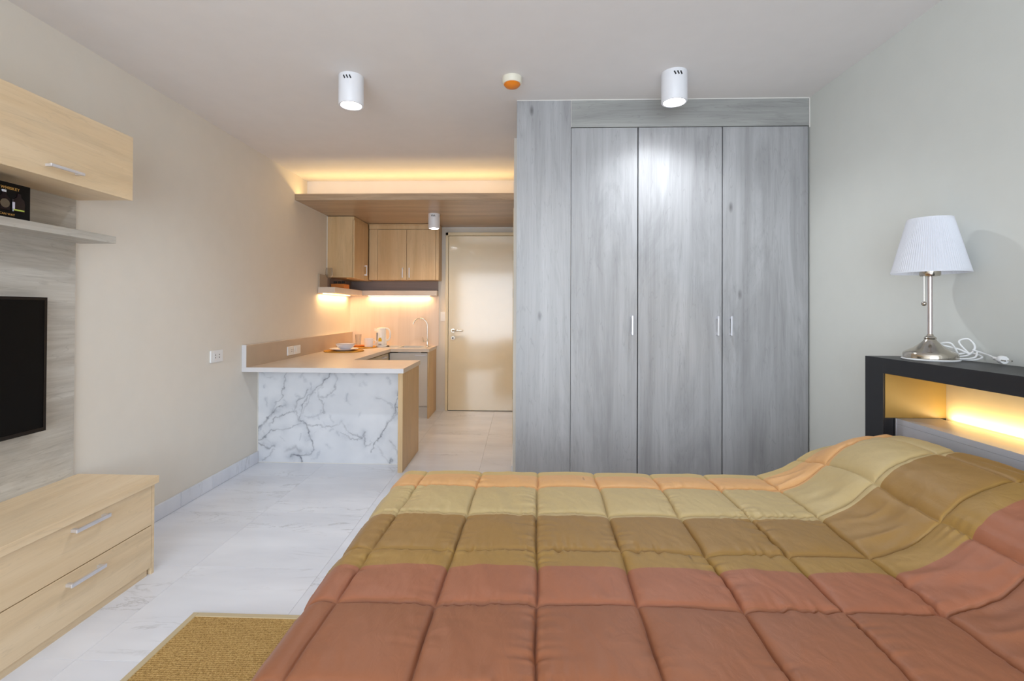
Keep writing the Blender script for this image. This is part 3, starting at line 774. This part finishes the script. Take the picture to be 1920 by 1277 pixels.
obj('faceplate', B(-.945, -.885, D-.009, D, 1.055, 1.165, bev=.003), M['white'], t)
for z in (1.092, 1.128): obj('rocker', B(-.930, -.900, D-.012, D-.009, z-.014, z+.014, bev=.001, seg=1), M['white'], t)

# ------------------------------------------------------------------ TV wall
wp = thing('tv_wall_panel', 'pale grey oak cladding panel on the left wall behind the television', 'panel', (W+.01, 1.2, .0))
obj('board', B(W+.0005, W+.020, .2, 2.122, .0, 1.99), M['grey_y'], wp)
PXW = W+.0205
uc = thing('wall_cabinet', 'long maple wall cabinet hung above the television', 'cabinet', (-1.9, 1.2, 1.678))
obj('body', B(PXW, -1.7765, .20, 2.131, 1.680, 1.965, bev=.001, seg=1), M['maple'], uc)
for y0, y1 in ((1.452, 2.131), (.772, 1.449), (.20, .769)):
    d = obj('door', B(-1.7762, -1.758, y0, y1, 1.678, 1.965, bev=.0012, seg=1), M['maple'], uc)
    handle(d, 1, (0, 1), (-1.758, (y0+y1)/2, 1.7205), .14, M['alu'], wd=.011)
ws = thing('wall_shelf', 'grey oak floating shelf under the wall cabinet', 'shelf', (-1.94, 1.2, 1.485))
obj('board', B(PXW, -1.845, .20, 2.145, 1.485, 1.517, bev=.0008, seg=1), M['grey_y'], ws)
tv = thing('television', 'black flat-screen television mounted on the grey oak panel', 'television', (-1.99, 1.45, .68))
obj('case', B(-2.000, -1.972, .96, 1.948, .682, 1.234, bev=.004), M['tvbezel'], tv)
bm = bmesh.new(); bx(bm, -1.972, -1.968, .96, 1.948, 1.222, 1.234); bx(bm, -1.972, -1.968, .96, 1.948, .682, .698)
bx(bm, -1.972, -1.968, 1.936, 1.948, .698, 1.222); bx(bm, -1.972, -1.968, .96, .972, .698, 1.222)
obj('bezel', bm, M['tvbezel'], tv)
obj('screen', B(-1.972, -1.970, .972, 1.936, .698, 1.222), M['tvblack'], tv)
obj('wall_mount', B(PXW, -2.0005, 1.3, 1.6, .85, 1.05), M['dark'], tv)

du = thing('drawer_unit', 'low maple drawer unit with aluminium bar handles under the television', 'drawers', (-1.83, 1.2, 0))
FX = -1.645
obj('body', B(PXW, FX-.019, .215, 2.118, .045, .400), M['maple'], du)
obj('plinth', B(PXW+.002, FX-.010, .215, 2.105, .0, .045), M['maple'], du)
obj('side_panel', B(PXW, FX-.0005, 2.1185, 2.134, .0, .401), M['maple'], du)
obj('top_board', B(PXW, FX+.012, .20, 2.146, .4015, .434, bev=.001, seg=1), M['maple'], du)
for y0, y1 in ((1.462, 2.117), (.80, 1.459), (.215, .797)):
    for z0, z1, zh, ys_h in ((.222, .3985, .371, 1.797), (.032, .218, .181, 1.779)):
        d = obj('drawer', B(FX-.018, FX, y0, y1, z0, z1, bev=.001, seg=1), M['maple'], du)
        yh = ys_h if y0 > 1.4 else (y0+y1)/2
        handle(d, 1, (0, 1), (FX, yh, zh), .15, M['alu'], wd=.014)

# boxed drink on the shelf
gbx, gz0 = -1.858, 1.5175
gb = thing('gift_box', 'black cardboard gift box with gold lettering and two bottles on the grey shelf', 'box', (-1.9, 1.64, gz0))
GY0, GY1, GZ1 = 1.500, 1.768, gz0+.128
obj('carton', B(-1.95, gbx, GY0, GY1, gz0, GZ1, bev=.0008, seg=1), M['card'], gb)
def text_on_x(s, ystart, z, size, parent, name, x, right=True):
    cu = bpy.data.curves.new(name, 'FONT'); cu.body = s; cu.size = size; cu.extrude = .0003; cu.space_character = 1.1
    cu.align_x = 'RIGHT'
    to = bpy.data.objects.new(name, cu); C.objects.link(to)
    bpy.context.view_layer.update()
    me = bpy.data.meshes.new_from_object(to.evaluated_get(bpy.context.evaluated_depsgraph_get()))
    bpy.data.objects.remove(to); bpy.data.curves.remove(cu)
    # text x -> +y, text y -> +z, normal -> +x
    me.transform(Matrix(((0, 0, 1, x), (1, 0, 0, ystart), (0, 1, 0, z), (0, 0, 0, 1))))
    L = org(parent); me.transform(Matrix.Translation(-L))
    me.materials.clear(); me.materials.append(M['gold'])
    o = bpy.data.objects.new(name, me); C.objects.link(o); o.parent = parent; return o
text_on_x('E WHISKEY', 1.728, gz0+.103, .0145, gb, 'lettering', gbx+.0006)
text_on_x('CAN WAY', 1.712, gz0+.009, .0105, gb, 'lettering', gbx+.0006)
def bottle(y, neck_gold, blob):
    bm = bmesh.new(); pts = []
    prof = [(-.021, 0), (.021, 0), (.023, .03), (.021, .045), (.008, .055), (.006, .068), (-.006, .068), (-.008, .055), (-.021, .045), (-.023, .03)]
    a = [bm.verts.new((gbx+.0004, y+p[0], gz0+.026+p[1])) for p in prof]; b = [bm.verts.new((gbx+.004, y+p[0]*.9, gz0+.026+p[1]*.98+.0005)) for p in prof]
    bm.faces.new(b); bm.faces.new(list(reversed(a)))
    for i in range(len(prof)):
        j = (i+1) % len(prof); bm.faces.new((a[i], a[j], b[j], b[i]))
    o = obj('bottle', bm, M['bottle'], gb)
    return o
b1 = bottle(1.724, False, 1); b2 = bottle(1.672, True, 2)
obj('label_band', B(gbx+.0042, gbx+.005, 1.704, 1.742, gz0+.030, gz0+.035), plain('lime_band', (176, 190, 80), .5), b1)
obj('label_band', B(gbx+.0042, gbx+.005, 1.700, 1.708, gz0+.035, gz0+.060), plain('pale_label', (190, 186, 200), .5), b1)
bm = bmesh.new(); tube(bm, [(gbx+.0042, 1.674, gz0+.050), (gbx+.005, 1.674, gz0+.050)], .016, 20); obj('seal_disc', bm, plain('bronze_seal', (92, 78, 60), .4), b2)
obj('cap', B(gbx+.0002, gbx+.005, 1.666, 1.678, gz0+.090, gz0+.098), plain('foil_cap', (200, 200, 205), .3), b2)

# ------------------------------------------------------------------ rug
rg = thing('sisal_rug', 'golden sisal rug with cream binding on the marble floor beside the bed', 'rug', (-.7, 1.2, 0))
RX0, RX1, RY0, RY1 = -1.264, -.42, .25, 1.848
obj('weave', B(RX0+.022, RX1-.022, RY0+.022, RY1-.022, .0005, .008), M['rug'], rg)
bm = bmesh.new()
bx(bm, RX0, RX0+.022, RY0, RY1, .0004, .010, .002, 1); bx(bm, RX1-.022, RX1, RY0, RY1, .0004, .010, .002, 1)
bx(bm, RX0+.022, RX1-.022, RY1-.024, RY1, .0004, .010, .002, 1); bx(bm, RX0+.022, RX1-.022, RY0, RY0+.022, .0004, .010, .002, 1)
obj('binding', bm, M['rugedge'], rg)

# ------------------------------------------------------------------ headboard
HX, HY, HZ, HYN = 1.390, 2.000, 1.013, .20
hb = thing('headboard', 'black framed headboard with a lit open niche along the right wall', 'headboard', (1.5, 1.1, 0))
bm = bmesh.new()
bx(bm, HX, RW-.002, 1.903, HY, .0, HZ, .0008, 1); bx(bm, HX, RW-.002, HYN, HYN+.1, .0, HZ, .0008, 1)
bx(bm, HX, RW-.002, HYN+.1, 1.903, .955, HZ, .0006, 1)
obj('frame', bm, M['black'], hb)
obj('niche_back', B(1.622, RW-.003, HYN+.101, 1.9015, .50, .9545), M['niche'], hb)
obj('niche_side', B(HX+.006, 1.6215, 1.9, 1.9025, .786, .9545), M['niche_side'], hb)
obj('ledge', B(1.432, 1.596, HYN+.101, 1.8985, .765, .785), M['ledge'], hb)
obj('front_panel', B(1.432, 1.450, HYN+.101, 1.8985, .12, .7645), M['ledge'], hb)
obj('led_strip', B(1.600, 1.612, HYN+.15, 1.885, .772, .779), M['led'], hb)
obj('edge_band', B(1.4305, 1.4325, 1.893, 1.8985, .12, .785), M['alu'], hb)
area('niche_light', (1.606, 1.05, .783), .012, 1.65, 5.0, (1, .72, .34), (0, 0, 1)).rotation_euler = (PI, 0, 0)

# ------------------------------------------------------------------ bed
bd_ = thing('bed', 'double bed against the headboard, hidden under the quilted comforter', 'bed', (.45, 1.15, 0))
obj('base', B(-.40, 1.415, .50, 1.868, .08, .28, bev=.01), M['black'], bd_)
for x in (-.33, 1.36):
    for y in (.57, 1.81): obj('leg', B(x-.03, x+.03, y-.03, y+.03, 0, .08), M['black'], bd_)
obj('mattress', B(-.42, 1.415, .49, 1.872, .281, .492, bev=.03), M['white'], bd_)

def comforter():
    cols = [-.84, -.617, -.395, -.174, .048, .270, .494, .706, .917, 1.095, 1.285, 1.49]
    rows = [.12, .355, .592, .830, 1.067, 1.305, 1.542, 1.777, 2.012, 2.247, 2.48]
    def samples(lo, hi, seams, step):
        v = list(np.arange(lo, hi, step))
        for c in seams:
            v = [q for q in v if abs(q-c) > .012]
            v += [c+d for d in (-.011, -.0075, -.005, -.003, -.0015, 0, .0015, .003, .005, .0075, .011) if lo < c+d < hi]
        return np.array(sorted(v+[hi]))
    s = samples(-.425-.40, 1.412, cols, .0048); t = samples(.47-.28, 1.945+.34, rows, .0048)
    Sd, Td = np.meshgrid(s, t)
    drift = .025*(Td-1.3)/.66
    S = Sd+drift*np.clip((1.1-Sd)/.2, 0, 1)+.003*fbm(Td*7, np.floor(Sd/.222)*3.1, 2, 71)*np.clip((1.38-Sd)/.05, 0, 1)
    T = Td+.003*np.sin(S*9)+.0025*fbm(Sd*7, np.floor(Td/.237)*3.1, 2, 72)
    FT = 1.945
    def fold(e, r=.05):
        q = r*PI/2
        a = np.where(e <= 0, 0, np.where(e < q, r*np.sin(np.clip(e, 0, q)/r), r))
        b = np.where(e <= 0, 0, np.where(e < q, r*(1-np.cos(np.clip(e, 0, q)/r)), r+(e-q)))
        return a, b
    ax, dzx = fold(-.432-S); ay, dzy = fold(T-FT, .035); an, dzn = fold(.47-T)
    X = np.where(S < -.432, -.432-ax, S)
    Y = np.where(T > FT, FT+ay, np.where(T < .47, .47-an, T))
    uu = np.interp(Sd, cols, np.arange(len(cols))); vv = np.interp(Td, rows, np.arange(len(rows)))
    fu, fv = uu-np.floor(uu), vv-np.floor(vv)
    du_ = np.minimum(fu, 1-fu)*.222; dv_ = np.minimum(fv, 1-fv)*.237
    pu = 1-np.exp(-du_/.0045); pv = 1-np.exp(-dv_/.0045)
    dome = (4*fu*(1-fu))**.45*(4*fv*(1-fv))**.45
    h = .012*dome+.0105*pu*pv
    # puckers running away from the stitching, ridged so they read as creases
    rid = lambda n_: .55-np.abs(n_)
    near_v = np.exp(-dv_/.024)*np.clip(dv_/.004, 0, 1); near_u = np.exp(-du_/.026)*np.clip(du_/.004, 0, 1)
    gate = np.clip(.5+1.4*fbm(S*6, T*6, 2, 91), 0, 1.2)
    h += .0105*rid(fbm(S*38, np.floor(vv+.5)*5.3+T*3, 2, 5))*near_v*gate
    h += .0095*rid(fbm(np.floor(uu+.5)*5.1+S*3, T*38, 2, 15))*near_u*gate
    h += .0025*fbm(S*4.2, T*4.2, 3, 55)
    # long soft creases lying across each pad
    h += .0065*rid(fbm(S*9+T*2, T*3.0-S*1.5, 2, 88))*dome*np.clip(.4+1.2*fbm(S*3, T*3, 2, 93), 0, 1)
    h += .0012*fbm(S*30+T*9, T*16, 3, 98)
    # pillow under the cover
    px_ = [.90, .95, 1.00, 1.04, 1.08, 1.14, 1.20, 1.26, 1.34, 1.385, 1.42, 1.45]
    pz_ = [0, .010, .030, .056, .100, .160, .192, .212, .218, .198, .150, .10]
    Pz = np.interp(S + .010*fbm(T*5, S*3, 2, 61), px_, pz_)
    k = np.ones(7)/7
    Pz = np.apply_along_axis(lambda r_: np.convolve(np.pad(r_, 3, mode='edge'), k, 'valid'), 1, Pz)
    Ey = np.interp(T, [.40, .60, 1.05, 1.16, 1.28, 1.66, 1.80, 1.93, 2.2], [.6, .95, 1, .93, 1, 1, .93, .64, .45])
    k2 = np.ones(15)/15
    Ey = np.apply_along_axis(lambda r_: np.convolve(np.pad(r_, 7, mode='edge'), k2, 'valid'), 0, Ey)
    hump = Pz*Ey
    # gathers where the cover dips in front of the pillow and along its back edge
    m1 = np.exp(-((S-1.0)/.075)**2); h += .014*rid(fbm(S*6+T*4, T*12, 2, 33))*m1
    m2 = np.clip((S-1.30)/.08, 0, 1); h += .009*fbm(S*44+T*9, T*5, 3, 44)*m2
    e1 = np.clip((T-1.80)/.13, 0, 1); e1 = e1*e1*(3-2*e1); e2 = np.clip((-.33-S)/.09, 0, 1); e2 = e2*e2*(3-2*e2)
    h = h*(1-.45*e1)*(1-.3*e2)
    base = .535-.006*((S-.4)/.9)**2-.004*e1+.004*e2
    Z = base+hump+h-dzx-dzy-dzn
    X = X-h*(dzx > .03)*.35
    Y = Y+h*(dzy > .03)*.9-h*(dzn > .03)*.9
    # hanging sides wave a little
    X -= np.clip(dzx, 0, .3)*.10*(1+np.sin(T*17))*.5
    Y += np.clip(dzy, 0, .3)*.10*(1+np.sin(S*15))*.5
    Z = np.maximum(Z, .10)
    Y = np.where(X > 1.37, np.minimum(Y, 1.887), Y)
    o = grid_mesh('comforter', X, Y, Z, M['quilt'], None, (.45, 1.2, .10), uv=(S, T))
    return o
cf = comforter()
md = cf.modifiers.new('thickness', 'SOLIDIFY'); md.thickness = .012; md.offset = -1
tag(cf, 'quilted striped comforter in peach, beige, olive and rust spread over the bed', 'comforter')

# ------------------------------------------------------------------ bedside lamp
lx0, ly0, lz0 = 1.5175, 1.845, HZ+.0005
tl = thing('table_lamp', 'nickel table lamp with white pleated shade on top of the headboard', 'lamp', (lx0, ly0, lz0))
c0 = (lx0, ly0, lz0)
bm = bmesh.new(); lathe(bm, [(.083, 0), (.085, .003), (.083, .006), (.001, .006)], c0, 48, cap=False); bmesh.ops.recalc_face_normals(bm, faces=bm.faces)
obj('felt_pad', bm, M['white'], tl, smooth=True, label='white rim under the lamp foot')
bm = bmesh.new()
lathe(bm, [(.078, .006), (.080, .008), (.080, .022), (.077, .027), (.066, .034), (.050, .043), (.034, .056), (.022, .068), (.017, .076), (.019, .080), (.016, .085), (.011, .088), (.0085, .095)], c0, 64, cap=True)
obj('foot', bm, M['nickel'], tl, smooth=True)
bm = bmesh.new(); tube(bm, [(lx0, ly0, lz0+.09), (lx0, ly0, lz0+.312)], .0078, 20); obj('pole', bm, M['pole'], tl, smooth=True)
bm = bmesh.new(); lathe(bm, [(.009, .306), (.028, .309), (.031, .314), (.031, .332), (.027, .336), (.015, .338)], c0, 28); obj('socket_cup', bm, M['nickel'], tl, smooth=True)
bm = bmesh.new(); tube(bm, [(lx0-.024, ly0-.003, lz0+.31), (lx0-.024, ly0-.003, lz0+.215)], .0011, 6)
ch = obj('pull_chain', bm, M['nickel'], tl)
bm = bmesh.new(); bmesh.ops.create_uvsphere(bm, u_segments=16, v_segments=10, radius=.0085, matrix=Matrix.Translation((lx0-.024, ly0-.003, lz0+.207)))
obj('chain_ball', bm, M['nickel'], ch, smooth=True)
def shade():
    bm = bmesh.new(); n = 360; rings = []
    zb, zt_ = lz0+.3205, lz0+.5225; rb, rt = .115, .0655
    for tz in [0, .02, .05, .35, .65, .95, .98, 1]:
        r = rb+(rt-rb)*tz; amp = 0 if tz in (0, .02, .98, 1) else .0013
        if tz in (0, .02, .98, 1): r += .0012
        rings.append([bm.verts.new((lx0+(r+amp*math.cos(i/n*2*PI*90))*math.cos(2*PI*i/n), ly0+(r+amp*math.cos(i/n*2*PI*90))*math.sin(2*PI*i/n), zb+(zt_-zb)*tz)) for i in range(n)])
    for a, b in zip(rings, rings[1:]):
        for i in range(n):
            j = (i+1) % n; bm.faces.new((a[i], a[j], b[j], b[i]))
    return bm
so = obj('lamp_shade', shade(), M['shade'], tl, smooth=False)
for p in so.data.polygons: p.use_smooth = True
bm = bmesh.new(); zt_ = lz0+.505
for a in (0, 2*PI/3, 4*PI/3): tube(bm, [(lx0, ly0, lz0+.42), (lx0+.0655*math.cos(a), ly0+.0655*math.sin(a), zt_)], .0012, 5)
tube(bm, [(lx0, ly0, lz0+.336), (lx0, ly0, lz0+.42)], .004, 8)
obj('shade_carrier', bm, M['nickel'], tl)
# cord bundle and plug
zc_ = HZ+.008
bm = bmesh.new(); q = .0030
tube(bm, spline([(1.585, 1.80, zc_), (1.60, 1.77, zc_), (1.565, 1.76, zc_+.055), (1.55, 1.79, zc_+.050), (1.59, 1.76, zc_+.035), (1.615, 1.745, zc_+.018)], 8), q, 8)
tube(bm, spline([(1.615, 1.745, zc_+.018), (1.605, 1.775, zc_+.060), (1.62, 1.755, zc_+.072), (1.625, 1.735, zc_+.045), (1.612, 1.745, zc_+.015), (1.59, 1.78, zc_+.004)], 8), q, 8)
tube(bm, spline([(1.575, 1.76, zc_), (1.60, 1.715, zc_), (1.622, 1.705, zc_+.012), (1.618, 1.745, zc_+.022), (1.585, 1.775, zc_+.012), (1.572, 1.748, zc_+.002), (1.600, 1.712, zc_+.008), (1.620, 1.72, zc_+.028)], 8), q, 8)
tube(bm, spline([(1.618, 1.735, zc_+.034), (1.620, 1.70, zc_+.026), (1.612, 1.66, zc_+.018), (1.603, 1.640, zc_+.014)], 8), q, 8)
bmesh.ops.translate(bm, verts=bm.verts, vec=(0, .052, 0))
cdo = obj('power_cord', bm, M['white'], tl, smooth=True)
bm = bmesh.new(); pA, pB = Vector((1.603, 1.694, zc_+.014)), Vector((1.585, 1.637, zc_+.012)); dr_ = (pB-pA).normalized()
tube(bm, [pA, pA+dr_*.003, pA+dr_*.006, pA+dr_*.009, pA+dr_*.012, pA+dr_*.018, pA+dr_*.036, pA+dr_*.050, pA+dr_*.056], [.0045, .0055, .0042, .0056, .0046, .006, .013, .014, .012], 12)
obj('plug', bm, M['white'], cdo, smooth=True)
side = Vector((dr_.y, -dr_.x, 0))
for k in (-1, 1):
    bm = bmesh.new(); e = pA+dr_*.056+side*.0085*k; tube(bm, [e, e+dr_*.020], .0022, 8)
    obj('plug_pin', bm, M['nickel'], cdo)
